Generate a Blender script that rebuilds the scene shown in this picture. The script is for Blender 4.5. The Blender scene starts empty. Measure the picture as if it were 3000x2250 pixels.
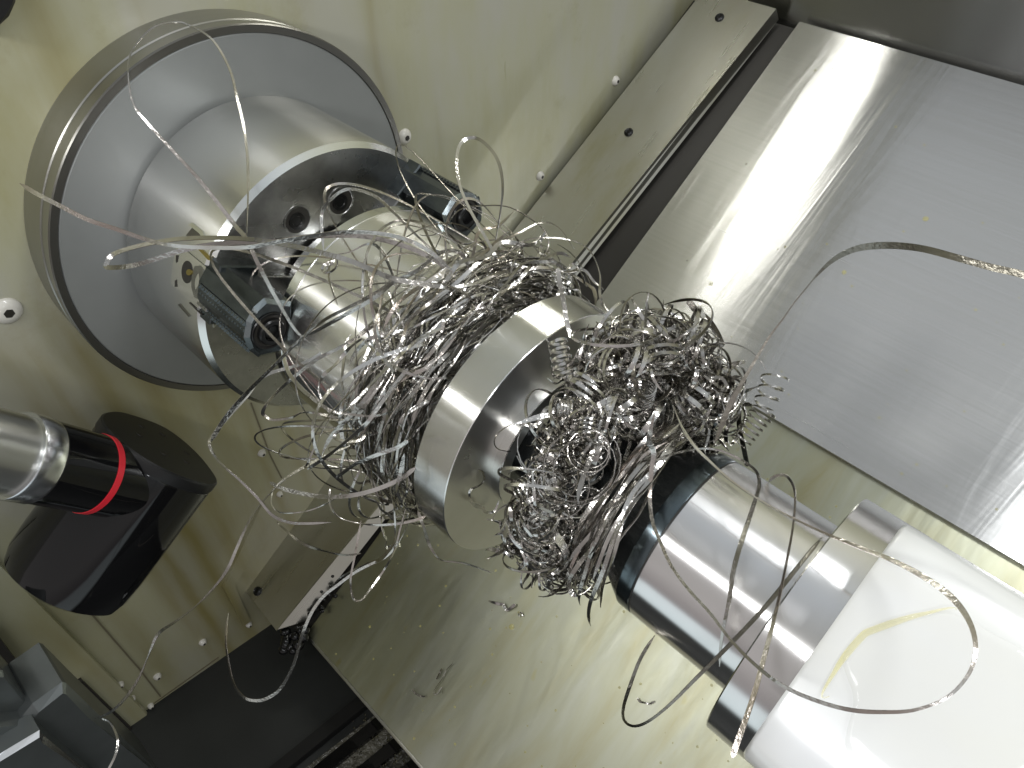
import bpy, math, random
import numpy as np
from mathutils import Vector, Matrix
random.seed(7); rng = np.random.default_rng(7)
SC = bpy.context.scene; COL = SC.collection
S = 0.41                      # metres per modelling unit (spindle axis = X, bed normal = +Z of the modelling frame)
PHI = math.radians(32.0)      # slant bed: modelling frame is tipped about X so that gravity is world -Z
CP, SP = math.cos(PHI), math.sin(PHI)
def W(p):
    x, y, z = p
    return (S*x, S*(y*CP - z*SP), S*(y*SP + z*CP))
RX = Matrix.Rotation(PHI, 3, 'X')
CR = np.array([[0.71308444, -0.4987834, 0.492672], [0.58713857, 0.80889713, -0.03088245], [-0.38311731, 0.31128853, 0.86966694]])
FPX = 2173.4

# ------------------------------------------------------------------ camera
cam = bpy.data.cameras.new('camera'); camo = bpy.data.objects.new('camera', cam); COL.objects.link(camo)
cam.sensor_width = 36; cam.lens = FPX/3000*36; cam.clip_start = 0.01; cam.clip_end = 50
camo.matrix_world = Matrix.Translation(W((0, 0, 1))) @ (RX @ Matrix(CR.tolist())).to_4x4()
SC.camera = camo
SC.view_settings.view_transform = 'Standard'; SC.view_settings.look = 'None'
SC.view_settings.gamma = 1; SC.view_settings.exposure = 1.0

# ------------------------------------------------------------------ surroundings (enclosure seen only in reflections)
wd = bpy.data.worlds.new('World'); SC.world = wd; wd.use_nodes = True
nt = wd.node_tree; nd = nt.nodes; lk = nt.links
bg = nd['Background']; tc = nd.new('ShaderNodeTexCoord')
def vdot(v, vec):
    n = nd.new('ShaderNodeVectorMath'); n.operation = 'DOT_PRODUCT'; lk.new(v, n.inputs[0]); n.inputs[1].default_value = vec
    return n.outputs['Value']
fy = vdot(tc.outputs['Generated'], (0, CP, SP)); fz = vdot(tc.outputs['Generated'], (0, -SP, CP))
at2 = nd.new('ShaderNodeMath'); at2.operation = 'ARCTAN2'; lk.new(fy, at2.inputs[0]); lk.new(fz, at2.inputs[1])
mr = nd.new('ShaderNodeMapRange'); mr.inputs[1].default_value = -math.pi; mr.inputs[2].default_value = math.pi
lk.new(at2.outputs[0], mr.inputs[0])
cr = nd.new('ShaderNodeValToRGB'); lk.new(mr.outputs[0], cr.inputs[0]); cr.color_ramp.interpolation = 'LINEAR'
WORLD = [(-180, (.02, .02, .018)), (-101, (.02, .02, .018)), (-97, (.62, .70, .72)), (-79, (.60, .66, .68)), (-74, (.22, .20, .20)),
         (-50, (.37, .35, .345)), (-28, (.36, .345, .34)), (-10, (.30, .30, .29)), (25, (.40, .425, .45)), (45, (.48, .50, .50)), (75, (.46, .46, .38)), (95, (.30, .30, .22)), (130, (.10, .10, .08)), (180, (.05, .05, .04))]
els = cr.color_ramp.elements
els[0].position = 0; els[0].color = (*WORLD[0][1], 1); els[1].position = 1; els[1].color = (*WORLD[-1][1], 1)
for a, c in WORLD[1:-1]:
    e = els.new((a+180)/360); e.color = (*c, 1)
lk.new(cr.outputs[0], bg.inputs[0]); bg.inputs[1].default_value = 0.65

def area(name, loc, target, sx, sy, power, col=(1, 1, 1), long_dir=None):
    l = bpy.data.lights.new(name, 'AREA'); l.shape = 'RECTANGLE'; l.size = sx*S; l.size_y = sy*S; l.energy = power; l.color = col
    o = bpy.data.objects.new(name, l); COL.objects.link(o)
    a, b = Vector(W(loc)), Vector(W(target)); z = (a-b).normalized()
    ld = Vector(W(long_dir or (1, 0, 0))); x = (ld - z*ld.dot(z)).normalized(); y = z.cross(x)
    o.matrix_world = Matrix.Translation(a) @ Matrix((x, y, z)).transposed().to_4x4()
    return o
area('wall_work_lamp', (-1.31, 1.45, 0.45), (-0.5, 0.1, -0.3), .034, 1.2, .66, (1, .99, .93), (0.11, .9, .9))
area('ceiling_work_lamp', (0.46, 1.25, 1.25), (0.15, 0, -0.2), .34, .46, 1.35, (.96, .98, 1))
area('long_tube_lamp', (-0.45, -0.42, 1.45), (-0.3, 0, 0), 1.6, .11, 1.0, (1, 1, 1))  # long tube lamp along X, inferred from narrow bands on the cylinders
area('tail_lamp', (0.60, 0.05, .95), (0.3, 0, 0.1), .2, .2, .20, (.95, .97, 1))

# ------------------------------------------------------------------ pixel rays -> points on real planes of the modelling frame
def RAY(u, v):
    return CR @ np.array([(u-1500)/FPX, -(v-1125)/FPX, -1.0])
O3 = np.array([0, 0, 1.0])
def at(u, v, k, val):
    d = RAY(u, v); return O3 + d*((val-O3[k])/d[k])
def AX(u, v, x): return at(u, v, 0, x)
def AY(u, v, y): return at(u, v, 1, y)
def AZ(u, v, z): return at(u, v, 2, z)
def oncyl(u, v, r):
    d = RAY(u, v); a = d[1]**2+d[2]**2; b = 2*d[2]; c = 1-r*r
    return O3 + d*((-b-math.sqrt(max(0, b*b-4*a*c)))/(2*a))

# ------------------------------------------------------------------ materials
MATS = {}
def mk(name, col, metal=0.0, rough=0.4, coat=0.0, aniso=0.0, tangent=None, fn=None, spec=None):
    m = bpy.data.materials.new(name); m.use_nodes = True; t = m.node_tree; n = t.nodes; l = t.links
    b = n['Principled BSDF']
    b.inputs['Base Color'].default_value = (*col, 1); b.inputs['Metallic'].default_value = metal
    b.inputs['Roughness'].default_value = rough; b.inputs['Coat Weight'].default_value = coat; b.inputs['Coat Roughness'].default_value = .06
    if spec is not None: b.inputs['Specular IOR Level'].default_value = spec
    if aniso:
        b.inputs['Anisotropic'].default_value = aniso
        if tangent == 'radial':
            tg = n.new('ShaderNodeTangent'); tg.direction_type = 'RADIAL'; tg.axis = 'X'; l.new(tg.outputs[0], b.inputs['Tangent'])
            b.inputs['Anisotropic Rotation'].default_value = .25
        else:
            cx = n.new('ShaderNodeCombineXYZ')
            for i in range(3): cx.inputs[i].default_value = tangent[i]
            l.new(cx.outputs[0], b.inputs['Tangent'])
    if fn: fn(t, n, l, b)
    MATS[name] = m; return m
def fitco(n, l):
    g = n.new('ShaderNodeNewGeometry'); r = n.new('ShaderNodeVectorRotate'); r.rotation_type = 'X_AXIS'
    r.inputs['Angle'].default_value = -PHI; l.new(g.outputs['Position'], r.inputs['Vector'])
    s = n.new('ShaderNodeVectorMath'); s.operation = 'SCALE'; s.inputs['Scale'].default_value = 1/S; l.new(r.outputs[0], s.inputs[0])
    return s.outputs[0]
def worldco(n, l):
    g = n.new('ShaderNodeNewGeometry')
    s = n.new('ShaderNodeVectorMath'); s.operation = 'SCALE'; s.inputs['Scale'].default_value = 1/S; l.new(g.outputs['Position'], s.inputs[0])
    return s.outputs[0]
def noise(n, l, co, sc, scale=1.0, detail=3, rough=.5, dist=0.0):
    mp = n.new('ShaderNodeMapping'); mp.inputs['Scale'].default_value = sc; l.new(co, mp.inputs[0])
    t = n.new('ShaderNodeTexNoise'); t.inputs['Scale'].default_value = scale; t.inputs['Detail'].default_value = detail
    t.inputs['Roughness'].default_value = rough; t.inputs['Distortion'].default_value = dist
    l.new(mp.outputs[0], t.inputs[0]); return t.outputs[0]
def ramp(n, l, v, stops):
    r = n.new('ShaderNodeValToRGB'); l.new(v, r.inputs[0]); e = r.color_ramp.elements
    e[0].position, e[0].color = stops[0][0], (*stops[0][1], 1); e[1].position, e[1].color = stops[-1][0], (*stops[-1][1], 1)
    for p, c in stops[1:-1]:
        k = e.new(p); k.color = (*c, 1)
    return r.outputs[0]
def g3(v): return (v, v, v)
def math_(n, l, op, a, b=None, c=None):
    m = n.new('ShaderNodeMath'); m.operation = op
    for i, q in enumerate((a, b, c)):
        if q is None: continue
        if isinstance(q, (int, float)): m.inputs[i].default_value = q
        else: l.new(q, m.inputs[i])
    return m.outputs[0]
def mix(n, l, f, a, b, mode='MIX'):
    m = n.new('ShaderNodeMix'); m.data_type = 'RGBA'; m.blend_type = mode
    for s, q in ((m.inputs[0], f), (m.inputs[6], a), (m.inputs[7], b)):
        if isinstance(q, (int, float)): s.default_value = q
        elif isinstance(q, tuple): s.default_value = (*q, 1)
        else: l.new(q, s)
    return m.outputs[2]
def bump(n, l, b, h, strength, dist):
    bp = n.new('ShaderNodeBump'); bp.inputs['Strength'].default_value = strength; bp.inputs['Distance'].default_value = dist
    l.new(h, bp.inputs['Height']); l.new(bp.outputs[0], b.inputs['Normal']); return bp

def f_turned(sx=260, s=.05, var=.10):
    def f(t, n, l, b):
        co = fitco(n, l)
        h = noise(n, l, co, (sx, 3, 3), 1, 2)
        r = math_(n, l, 'MULTIPLY_ADD', noise(n, l, co, (40, 2, 2), 1, 4), var, b.inputs['Roughness'].default_value - var/2)
        l.new(r, b.inputs['Roughness'])
        bump(n, l, b, h, s, .0006)
    return f
XT = (1, 0, 0); YT = (0, CP, SP)
mk('turned_steel', (.87, .87, .85), 1, .21, aniso=.97, tangent=XT, fn=f_turned(260, .03, .05))
mk('ground_steel', (.80, .795, .79), 1, .22, aniso=.96, tangent=XT, fn=f_turned(90, .03, .04))
mk('turned_face', (.62, .61, .57), 1, .24, aniso=.7, tangent='radial', fn=None)
def f_face(t, n, l, b):
    co = fitco(n, l)
    # concentric tool marks
    sp = n.new('ShaderNodeSeparateXYZ'); l.new(co, sp.inputs[0])
    r = math_(n, l, 'SQRT', math_(n, l, 'ADD', math_(n, l, 'MULTIPLY', sp.outputs[1], sp.outputs[1]), math_(n, l, 'MULTIPLY', sp.outputs[2], sp.outputs[2])))
    w = n.new('ShaderNodeTexNoise'); w.noise_dimensions = '1D'; w.inputs['Scale'].default_value = 300; l.new(r, w.inputs['W'])
    rg = math_(n, l, 'MULTIPLY_ADD', noise(n, l, co, (8, 8, 8), 1, 5), .16, .22); l.new(rg, b.inputs['Roughness'])
    bump(n, l, b, w.outputs[0], .06, .0005)
    c = ramp(n, l, noise(n, l, co, (6, 6, 6), 1, 4), [(.35, (.66, .65, .60)), (.65, (.80, .79, .76))]); l.new(c, b.inputs['Base Color'])
mk('turned_face', (.62, .61, .57), 1, .24, aniso=.6, tangent='radial', fn=f_face)
def f_hous(t, n, l, b):
    co = fitco(n, l)
    c = ramp(n, l, noise(n, l, co, (5, 5, 5), 1, 4), [(.3, (.25, .26, .258)), (.7, (.29, .30, .296))]); l.new(c, b.inputs['Base Color'])
    r = math_(n, l, 'MULTIPLY_ADD', noise(n, l, co, (9, 9, 9), 1, 5), .14, .42); l.new(r, b.inputs['Roughness'])
mk('housing_face', (.40, .42, .43), .55, .5, fn=f_hous)
mk('dark_ring', (.17, .165, .15), .9, .30, fn=None)
mk('housing_side', (.36, .355, .33), 1, .34, aniso=.6, tangent=XT, fn=f_turned(120, .05, .1))
def f_chface(t, n, l, b):
    co = fitco(n, l)
    c = ramp(n, l, noise(n, l, co, (12, 12, 12), 1, 6, .6), [(.35, (.28, .28, .275)), (.6, (.44, .44, .43)), (.75, (.38, .38, .37))]); l.new(c, b.inputs['Base Color'])
    r = math_(n, l, 'MULTIPLY_ADD', noise(n, l, co, (20, 20, 20), 1, 5), .2, .18); l.new(r, b.inputs['Roughness'])
mk('chuck_face', (.24, .24, .24), 1, .28, fn=f_chface)
def f_jaw(t, n, l, b):
    co = fitco(n, l)
    c = ramp(n, l, noise(n, l, co, (14, 30, 30), 1, 5, .6), [(.35, (.05, .058, .06)), (.7, (.11, .125, .13))]); l.new(c, b.inputs['Base Color'])
    bump(n, l, b, noise(n, l, co, (60, 60, 60), 1, 4), .1, .0006)
mk('jaw_steel', (.09, .10, .105), .85, .24, fn=f_jaw)
mk('jaw_edge_highlight', (.30, .34, .35), 1, .2)  # lighter bevel colour, paints the edge highlights onto the dark jaws
mk('black_steel', (.03, .03, .03), .8, .28)
mk('edge_steel', (.75, .77, .75), 1, .18)
def f_nose(t, n, l, b):
    co = fitco(n, l)
    bump(n, l, b, noise(n, l, co, (300, 3, 3), 1, 2), .08, .0006)
    r = ramp(n, l, noise(n, l, co, (180, 180, 180), 1, 2), [(.70, g3(.26)), (.78, g3(.08))]); l.new(r, b.inputs['Roughness'])
mk('black_oxide', (.05, .055, .055), .75, .26, coat=.3, aniso=.6, tangent=XT, fn=f_nose)
mk('blued_band', (.13, .16, .175), 1, .20, aniso=.8, tangent=XT, fn=f_turned(200, .05, .06))
# cream painted sheet metal with oil streaks running down (world -Z)
STREAKS = [(.432, .018, -9, 1.2, .55), (-.20, .035, -9, .62, .8), (-.30, .030, -9, .05, .9), (-.38, .025, -9, -.05, .8), (-.455, .02, -9, -.05, .9), (-.50, .02, -9, .0, .8),
           (.573, .012, -9, .05, .35), (.0, .03, -9, -.5, .55), (-.14, .02, -9, -.25, .9), (-.62, .03, -9, -.5, .6), (-.75, .02, -9, -.7, .6), (.25, .03, -9, 1.2, .2), (-.04, .014, -9, .95, .5)]
def f_wall(t, n, l, b):
    co = worldco(n, l); sp = n.new('ShaderNodeSeparateXYZ'); l.new(co, sp.inputs[0])
    wob = math_(n, l, 'MULTIPLY_ADD', noise(n, l, co, (0, 2, 2.2), 1, 3), .07, -.035)
    h = math_(n, l, 'ADD', sp.outputs[1], wob); v = sp.outputs[2]
    tot = None
    for (c, w, lo, hi, a) in STREAKS:
        d = math_(n, l, 'DIVIDE', math_(n, l, 'SUBTRACT', h, c), w); g = math_(n, l, 'DIVIDE', a, math_(n, l, 'MULTIPLY_ADD', math_(n, l, 'MULTIPLY', d, d), 1.0, 1.0))
        mr_ = n.new('ShaderNodeMapRange'); mr_.inputs[1].default_value = hi+.04; mr_.inputs[2].default_value = hi-.10; l.new(v, mr_.inputs[0])
        g = math_(n, l, 'MULTIPLY', g, mr_.outputs[0]); tot = g if tot is None else math_(n, l, 'ADD', tot, g)
    st = noise(n, l, co, (1, 9, 1.0), 1, 5, .6)
    st2 = math_(n, l, 'MULTIPLY', tot, math_(n, l, 'MULTIPLY_ADD', st, 1.6, -.2))
    base = ramp(n, l, noise(n, l, co, (2, 5, 1.6), 1, 6, .6), [(.30, (.355, .34, .20)), (.48, (.40, .395, .28)), (.62, (.41, .405, .335))])
    f = n.new('ShaderNodeClamp'); l.new(st2, f.inputs[0])
    c = mix(n, l, f.outputs[0], base, (.235, .20, .07))
    c = mix(n, l, ramp(n, l, noise(n, l, co, (7, 7, 7), 1, 6, .7), [(.58, g3(0)), (.72, g3(.25))]), c, (.24, .20, .10))
    l.new(c, b.inputs['Base Color'])
    l.new(math_(n, l, 'MULTIPLY_ADD', st, .25, .2), b.inputs['Roughness'])
    bump(n, l, b, noise(n, l, co, (6, 20, 10), 1, 3), .05, .002)
mk('cream_paint', (.6, .58, .47), 0, .32, coat=.25, fn=f_wall)
def f_cream2(t, n, l, b):
    co = fitco(n, l)
    c = ramp(n, l, noise(n, l, co, (2, 5, 5), 1, 4, .5), [(.35, (.63, .64, .65)), (.62, (.64, .64, .60))]); l.new(c, b.inputs['Base Color'])
    bump(n, l, b, noise(n, l, co, (9, 9, 9), 1, 2), .04, .003)
mk('white_paint', (.74, .74, .70), 0, .22, coat=.5, fn=f_cream2)
mk('seam', (.16, .14, .09), 0, .6)
mk('white_screw', (.62, .60, .55), 0, .35, coat=.4)
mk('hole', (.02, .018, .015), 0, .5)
def f_plate_up(t, n, l, b):
    co = fitco(n, l)
    big = noise(n, l, co, (12, 1.6, 1), 1, 3, .5, .8); fine = noise(n, l, co, (3, 140, 1), 1, 3)
    l.new(ramp(n, l, noise(n, l, co, (1.0, 130, 1), 1, 6, .8), [(.3, (.575, .575, .555)), (.7, (.64, .64, .635))]), b.inputs['Base Color'])
    h = math_(n, l, 'ADD', math_(n, l, 'MULTIPLY', big, 1.0), math_(n, l, 'MULTIPLY', fine, .008))
    bump(n, l, b, h, .04, .010)
    r = math_(n, l, 'MULTIPLY_ADD', noise(n, l, co, (1.0, 90, 1), 1, 5), .10, .20); l.new(r, b.inputs['Roughness'])
mk('stainless_upper', (.64, .64, .63), 1, .30, aniso=.98, tangent=YT, fn=f_plate_up)
def f_plate_lo(t, n, l, b):
    co = fitco(n, l)
    big = noise(n, l, co, (5, 1.2, 1), 1, 3, .5, .5); fine = noise(n, l, co, (160, 6, 1), 1, 3, .6)
    h = math_(n, l, 'ADD', big, math_(n, l, 'MULTIPLY', fine, .03)); bump(n, l, b, h, .12, .01)
    st = noise(n, l, co, (11, 2.2, 1), 1, 5, .6, .4)
    c = ramp(n, l, st, [(.34, (.45, .46, .385)), (.50, (.42, .425, .32)), (.62, (.40, .39, .27)), (.78, (.35, .32, .15))])
    spots = ramp(n, l, noise(n, l, co, (22, 11, 1), 1, 2), [(.70, g3(0)), (.77, g3(.45))])
    c = mix(n, l, spots, c, (.40, .35, .12)); l.new(c, b.inputs['Base Color'])
    r = math_(n, l, 'MULTIPLY_ADD', noise(n, l, co, (30, 4, 1), 1, 5, .7), .25, .25); l.new(r, b.inputs['Roughness'])
mk('stainless_lower', (.55, .55, .5), 1, .34, aniso=.5, tangent=YT, fn=f_plate_lo)
def f_strip(t, n, l, b):
    co = fitco(n, l)
    c = ramp(n, l, noise(n, l, co, (6, 2, 1), 1, 5, .6), [(.35, (.58, .58, .54)), (.6, (.54, .53, .46)), (.75, (.47, .45, .30))]); l.new(c, b.inputs['Base Color'])
    bump(n, l, b, noise(n, l, co, (5, 2.5, 1), 1, 3), .10, .008)
    r = math_(n, l, 'MULTIPLY_ADD', noise(n, l, co, (50, 4, 1), 1, 4), .16, .22); l.new(r, b.inputs['Roughness'])
mk('stainless_back', (.36, .36, .35), 1, .24, aniso=.9, tangent=YT)
mk('stainless_strip', (.5, .49, .42), 1, .3, aniso=.4, tangent=YT, fn=f_strip)
def f_black(t, n, l, b):
    co = fitco(n, l)
    l.new(ramp(n, l, noise(n, l, co, (3, 3, 3), 1, 5), [(.3, (.012, .013, .013)), (.7, (.022, .024, .023))]), b.inputs['Base Color'])
    l.new(math_(n, l, 'MULTIPLY_ADD', noise(n, l, co, (8, 8, 8), 1, 5), .3, .35), b.inputs['Roughness'])
mk('sump_black', (.02, .02, .02), 0, .5, fn=f_black)
def f_oily(t, n, l, b):
    co = fitco(n, l)
    l.new(ramp(n, l, noise(n, l, co, (9, 9, 9), 1, 5), [(.35, (.02, .02, .018)), (.7, (.16, .15, .12))]), b.inputs['Base Color'])
    bump(n, l, b, noise(n, l, co, (60, 60, 60), 1, 3), .7, .01)
mk('oily_grit', (.03, .03, .03), 0, .15, fn=f_oily)
mk('gloss_black', (.004, .004, .0045), 0, .07, coat=.3, spec=.30)
mk('satin_black', (.012, .012, .012), 0, .36, spec=.3)
mk('red_ring', (.62, .02, .035), 0, .35)
mk('arm_steel', (.50, .50, .47), 1, .32, aniso=.7, tangent=(0, -SP, CP))
mk('silver', (.70, .71, .74), 1, .22)
mk('brass', (.42, .34, .12), 1, .3)
def f_tur(t, n, l, b):
    co = fitco(n, l)
    l.new(ramp(n, l, noise(n, l, co, (6, 6, 6), 1, 5), [(.3, (.11, .12, .12)), (.7, (.17, .185, .185))]), b.inputs['Base Color'])
mk('turret_grey', (.26, .28, .28), .7, .35, fn=f_tur)
def f_chip(c0, c1):
    def f(t, n, l, b):
        co = fitco(n, l)
        c = ramp(n, l, noise(n, l, co, (14, 14, 14), 1, 3), [(.38, c0), (.62, c1)]); l.new(c, b.inputs['Base Color'])
        bump(n, l, b, noise(n, l, co, (220, 220, 220), 1, 2), .35, .0006)
    return f
mk('swarf_steel', (.62, .59, .55), 1, .17, fn=f_chip((.36, .345, .315), (.62, .605, .58)))
mk('swarf_warm', (.56, .50, .44), 1, .22, fn=f_chip((.44, .39, .35), (.62, .60, .57)))
mk('swarf_curl', (.5, .48, .45), 1, .17, fn=f_chip((.30, .285, .26), (.62, .605, .58)))
mk('swarf_dark', (.28, .26, .22), 1, .26, fn=f_chip((.18, .17, .14), (.36, .34, .30)))
def f_oil(t, n, l, b):
    b.inputs['Alpha'].default_value = .14
mk('oil_yellow', (.78, .72, .25), 0, .05, coat=1, fn=lambda t, n, l, b: setattr(b.inputs['Alpha'], 'default_value', .22))
mk('oil', (.80, .80, .76), 0, .03, coat=1, fn=f_oil)

# ------------------------------------------------------------------ object helpers
POS = {}
def tag(o, label, cat, group=None, kind=None):
    o['label'] = label
    if cat: o['category'] = cat
    if group: o['group'] = group
    if kind: o['kind'] = kind
    return o
def thing(name, label, cat, base, group=None):
    o = bpy.data.objects.new(name, None); COL.objects.link(o); o.empty_display_size = .02
    o.location = W(base); POS[o.name] = np.array(W(base)); return tag(o, label, cat, group)
class MB:
    def __init__(s): s.v = []; s.f = []; s.m = []
    def add(s, vs, fs, mi=0):
        o = len(s.v); s.v += [tuple(map(float, q)) for q in vs]; s.f += [tuple(i+o for i in f) for f in fs]; s.m += [mi]*len(fs)
        return s
    def lathe(s, prof, seg=160, c=(0, 0, 0), mat=None, axis=0, a0=0, a1=2*math.pi, closed=True):
        """prof: (along, radius) list about the given axis through c; mat: per-segment material index"""
        full = abs(a1-a0-2*math.pi) < 1e-6
        n = seg if full else seg+1; vs = []
        for (x, r) in prof:
            for k in range(n):
                a = a0+(a1-a0)*k/seg; p = [0, 0, 0]; p[axis] = x; i, j = ((1, 2), (2, 0), (0, 1))[axis]
                p[i] = r*math.cos(a); p[j] = r*math.sin(a); vs.append((p[0]+c[0], p[1]+c[1], p[2]+c[2]))
        for q in range(len(prof)-1):
            fs = []
            for k in range(seg):
                k2 = (k+1) % n if full else k+1
                fs.append((q*n+k, q*n+k2, (q+1)*n+k2, (q+1)*n+k))
            s.v_off = None
            if q == 0: base = len(s.v); s.v += vs
            s.f += [tuple(base+i for i in f) for f in fs]; s.m += [(mat[q] if mat else 0)]*len(fs)
        if closed and full:
            s.f.append(tuple(base+i for i in range(n))[::-1]); s.m.append(mat[0] if mat else 0)
            s.f.append(tuple(base+(len(prof)-1)*n+i for i in range(n))); s.m.append(mat[-1] if mat else 0)
        return s
    def prism(s, poly, ext, bevel=0.0, mi=0, mb=None):
        """poly: ordered 3-D points of the front face, extruded by vector ext; front edge chamfered by bevel"""
        P = [np.array(p, float) for p in poly]; c = sum(P)/len(P); e = np.array(ext, float); n = len(P); en = e/np.linalg.norm(e)
        A = [p+(c-p)/max(1e-9, np.linalg.norm(c-p))*bevel for p in P] if bevel else P
        B = [p+en*bevel*.8 for p in P] if bevel else None
        C = [p+e for p in P]
        rings = [A]+([B] if B else [])+[C]
        o = len(s.v)
        for r in rings: s.v += [tuple(map(float, q)) for q in r]
        s.f.append(tuple(o+i for i in range(n))); s.m.append(mi)
        for k in range(len(rings)-1):
            for i in range(n):
                j = (i+1) % n; s.f.append((o+k*n+i, o+(k+1)*n+i, o+(k+1)*n+j, o+k*n+j)); s.m.append(mb if (mb is not None and bevel and k == 0) else mi)
        s.f.append(tuple(o+(len(rings)-1)*n+i for i in range(n))[::-1]); s.m.append(mi)
        return s
    def box(s, lo, hi, mi=0):
        (a, b, c), (d, e, f) = lo, hi
        return s.add([(a, b, c), (d, b, c), (d, e, c), (a, e, c), (a, b, f), (d, b, f), (d, e, f), (a, e, f)],
                     [(0, 3, 2, 1), (4, 5, 6, 7), (0, 1, 5, 4), (1, 2, 6, 5), (2, 3, 7, 6), (3, 0, 4, 7)], mi)
    def build(s, name, mats, parent=None, smooth=True, bevel=0, angle=32, fix=True):
        wv = np.array([W(p) for p in s.v])
        root = parent
        while root is not None and root.parent is not None: root = root.parent
        org = POS[root.name] if root is not None else (wv.min(0)+wv.max(0))/2
        me = bpy.data.meshes.new(name); me.from_pydata((wv-org).tolist(), [], s.f)
        if isinstance(mats, str): mats = [mats]
        for m in mats: me.materials.append(MATS[m])
        me.polygons.foreach_set('material_index', s.m); me.update()
        if fix:
            import bmesh
            bm = bmesh.new(); bm.from_mesh(me); bmesh.ops.recalc_face_normals(bm, faces=bm.faces); bm.to_mesh(me); bm.free()
        if smooth:
            me.shade_smooth(); me.set_sharp_from_angle(angle=math.radians(angle))
        o = bpy.data.objects.new(name, me); COL.objects.link(o)
        if parent is None: o.location = org; POS[o.name] = np.array(org)
        else: o.parent = parent
        if bevel:
            md = o.modifiers.new('bevel', 'BEVEL'); md.width = bevel*S; md.segments = 2; md.limit_method = 'ANGLE'
        return o

# ================================================================== SETTING
XW = -1.36; ZB = -0.86
# end wall -------------------------------------------------------------
wall = thing('enclosure_wall', 'cream painted sheet metal end wall streaked with yellow oil behind the chuck', 'wall', (XW, 0, -.9))
poly = [(XW, 2.6, -1.25), (XW, 2.6, 2.2), (XW, -1.9, 2.2), (XW, -1.9, -.30), (XW, -1.336, -.781), (XW, -1.025, -1.043), (XW, -.80, -1.25)]
MB().prism(poly, (-.03, 0, 0)).build('panel', 'cream_paint', wall, smooth=False)
def wall_screw(u, v, r=.016):
    p = AX(u, v, XW)
    m = MB().lathe([(XW+.0, r*1.15), (XW+.004, r*1.1), (XW+.010, r*.8), (XW+.012, r*.5)], 20, (0, p[1], p[2]))
    o = m.build('screw', 'white_screw', wall)
    MB().lathe([(XW+.0122, r*.42), (XW+.0128, r*.40)], 6, (0, p[1], p[2])).build('hex_socket', 'hole', o)
for q in [(20, 910, .022), (1184, 400, .017), (1802, 236, .013), (1581, 515, .013), (766, 1326, .010), (818, 1446, .008), (350, 2005, .010), (460, 1980, .010), (593, 1880, .010), (385, 2045, .009), (440, 2066, .008), (728, 1828, .009)]:
    wall_screw(*q)
def seam(pts, w=.003):
    for (a, b) in zip(pts[:-1], pts[1:]):
        A, B = AX(*a, XW+.001), AX(*b, XW+.001); d = (B-A)/np.linalg.norm(B-A); nrm = np.cross(d, (1, 0, 0))*w/2
        MB().prism([A-nrm+(.002, 0, 0), B-nrm+(.002, 0, 0), B+nrm+(.002, 0, 0), A+nrm+(.002, 0, 0)], (-.002, 0, 0)).build('seam', 'seam', wall, smooth=False)
seam([(228, 1753), (407, 1958), (470, 2040)], .004); seam([(735, 1180), (790, 1330), (825, 1400)]); seam([(430, 2075), (640, 1925)], .003)
# trim plate round the strip's end
A = [AX(u, v, XW+.008) for u, v in [(770, 1475), (655, 1722), (715, 1835), (735, 1820), (690, 1722), (800, 1500)]]
MB().prism(A, (-.008, 0, 0)).build('trim_plate', 'cream_paint', wall, smooth=False)

# lower left frame with slots ------------------------------------------
fr = thing('door_frame', 'cream door frame rail with black slots at the lower left', 'frame', (XW+.05, -1.3, -.7))
XF = -1.345
G = [AX(u, v, XF) for u, v in [(-200, 1440), (0, 1655), (420, 2075), (520, 2195), (508, 2245), (440, 2330), (-200, 2330)]]
MB().prism(G, (-.012, 0, 0), bevel=.008).build('rail', 'cream_paint', fr, smooth=False)
G = [AX(u, v, XF+.02) for u, v in [(-200, 1530), (0, 1745), (300, 2015), (430, 2140), (420, 2180), (350, 2330), (-200, 2330)]]
G2 = [AX(u, v, XF+.034) for u, v in [(-200, 1620), (0, 1872), (117, 2027), (88, 2060), (0, 1975), (-200, 1800)]]
MB().prism(G2, (-.02, 0, 0)).build('slot', 'hole', fr, smooth=False)
G3 = [AX(u, v, XF+.012) for u, v in [(241, 1994), (422, 2169), (398, 2195), (205, 2018)]]
MB().prism(G3, (-.02, 0, 0)).build('slot', 'hole', fr, smooth=False)
G4 = [AX(u, v, XF+.01) for u, v in [(395, 2140), (500, 2200), (512, 2240), (470, 2300), (380, 2260)]]
MB().prism(G4, (-.02, 0, 0), bevel=.006).build('end_cap', 'cream_paint', fr, smooth=False)

# dark sump -------------------------------------------------------------
dy = np.array([0, .766, -.643])
p0 = np.array([XW, -1.9, -.307]); p1 = p0+dy*2.2
MB().prism([p0+(0, 0, 0), p1, p1+(3.2, 0, 0), p0+(3.2, 0, 0)], (0, -.02, -.03)).build('floor', 'sump_black', smooth=False)['kind'] = 'structure'
fl = bpy.data.objects['floor']; fl['label'] = 'dark oily chute floor below the bed cover'
nrm_s = np.cross((1, 0, 0), dy); nrm_s = nrm_s/np.linalg.norm(nrm_s)
if nrm_s[2] < 0: nrm_s = -nrm_s
def sump(u, v, h=0.0):
    d = RAY(u, v); q = p0+nrm_s*h; t = np.dot(q-O3, nrm_s)/np.dot(d, nrm_s); return O3+d*t
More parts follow.
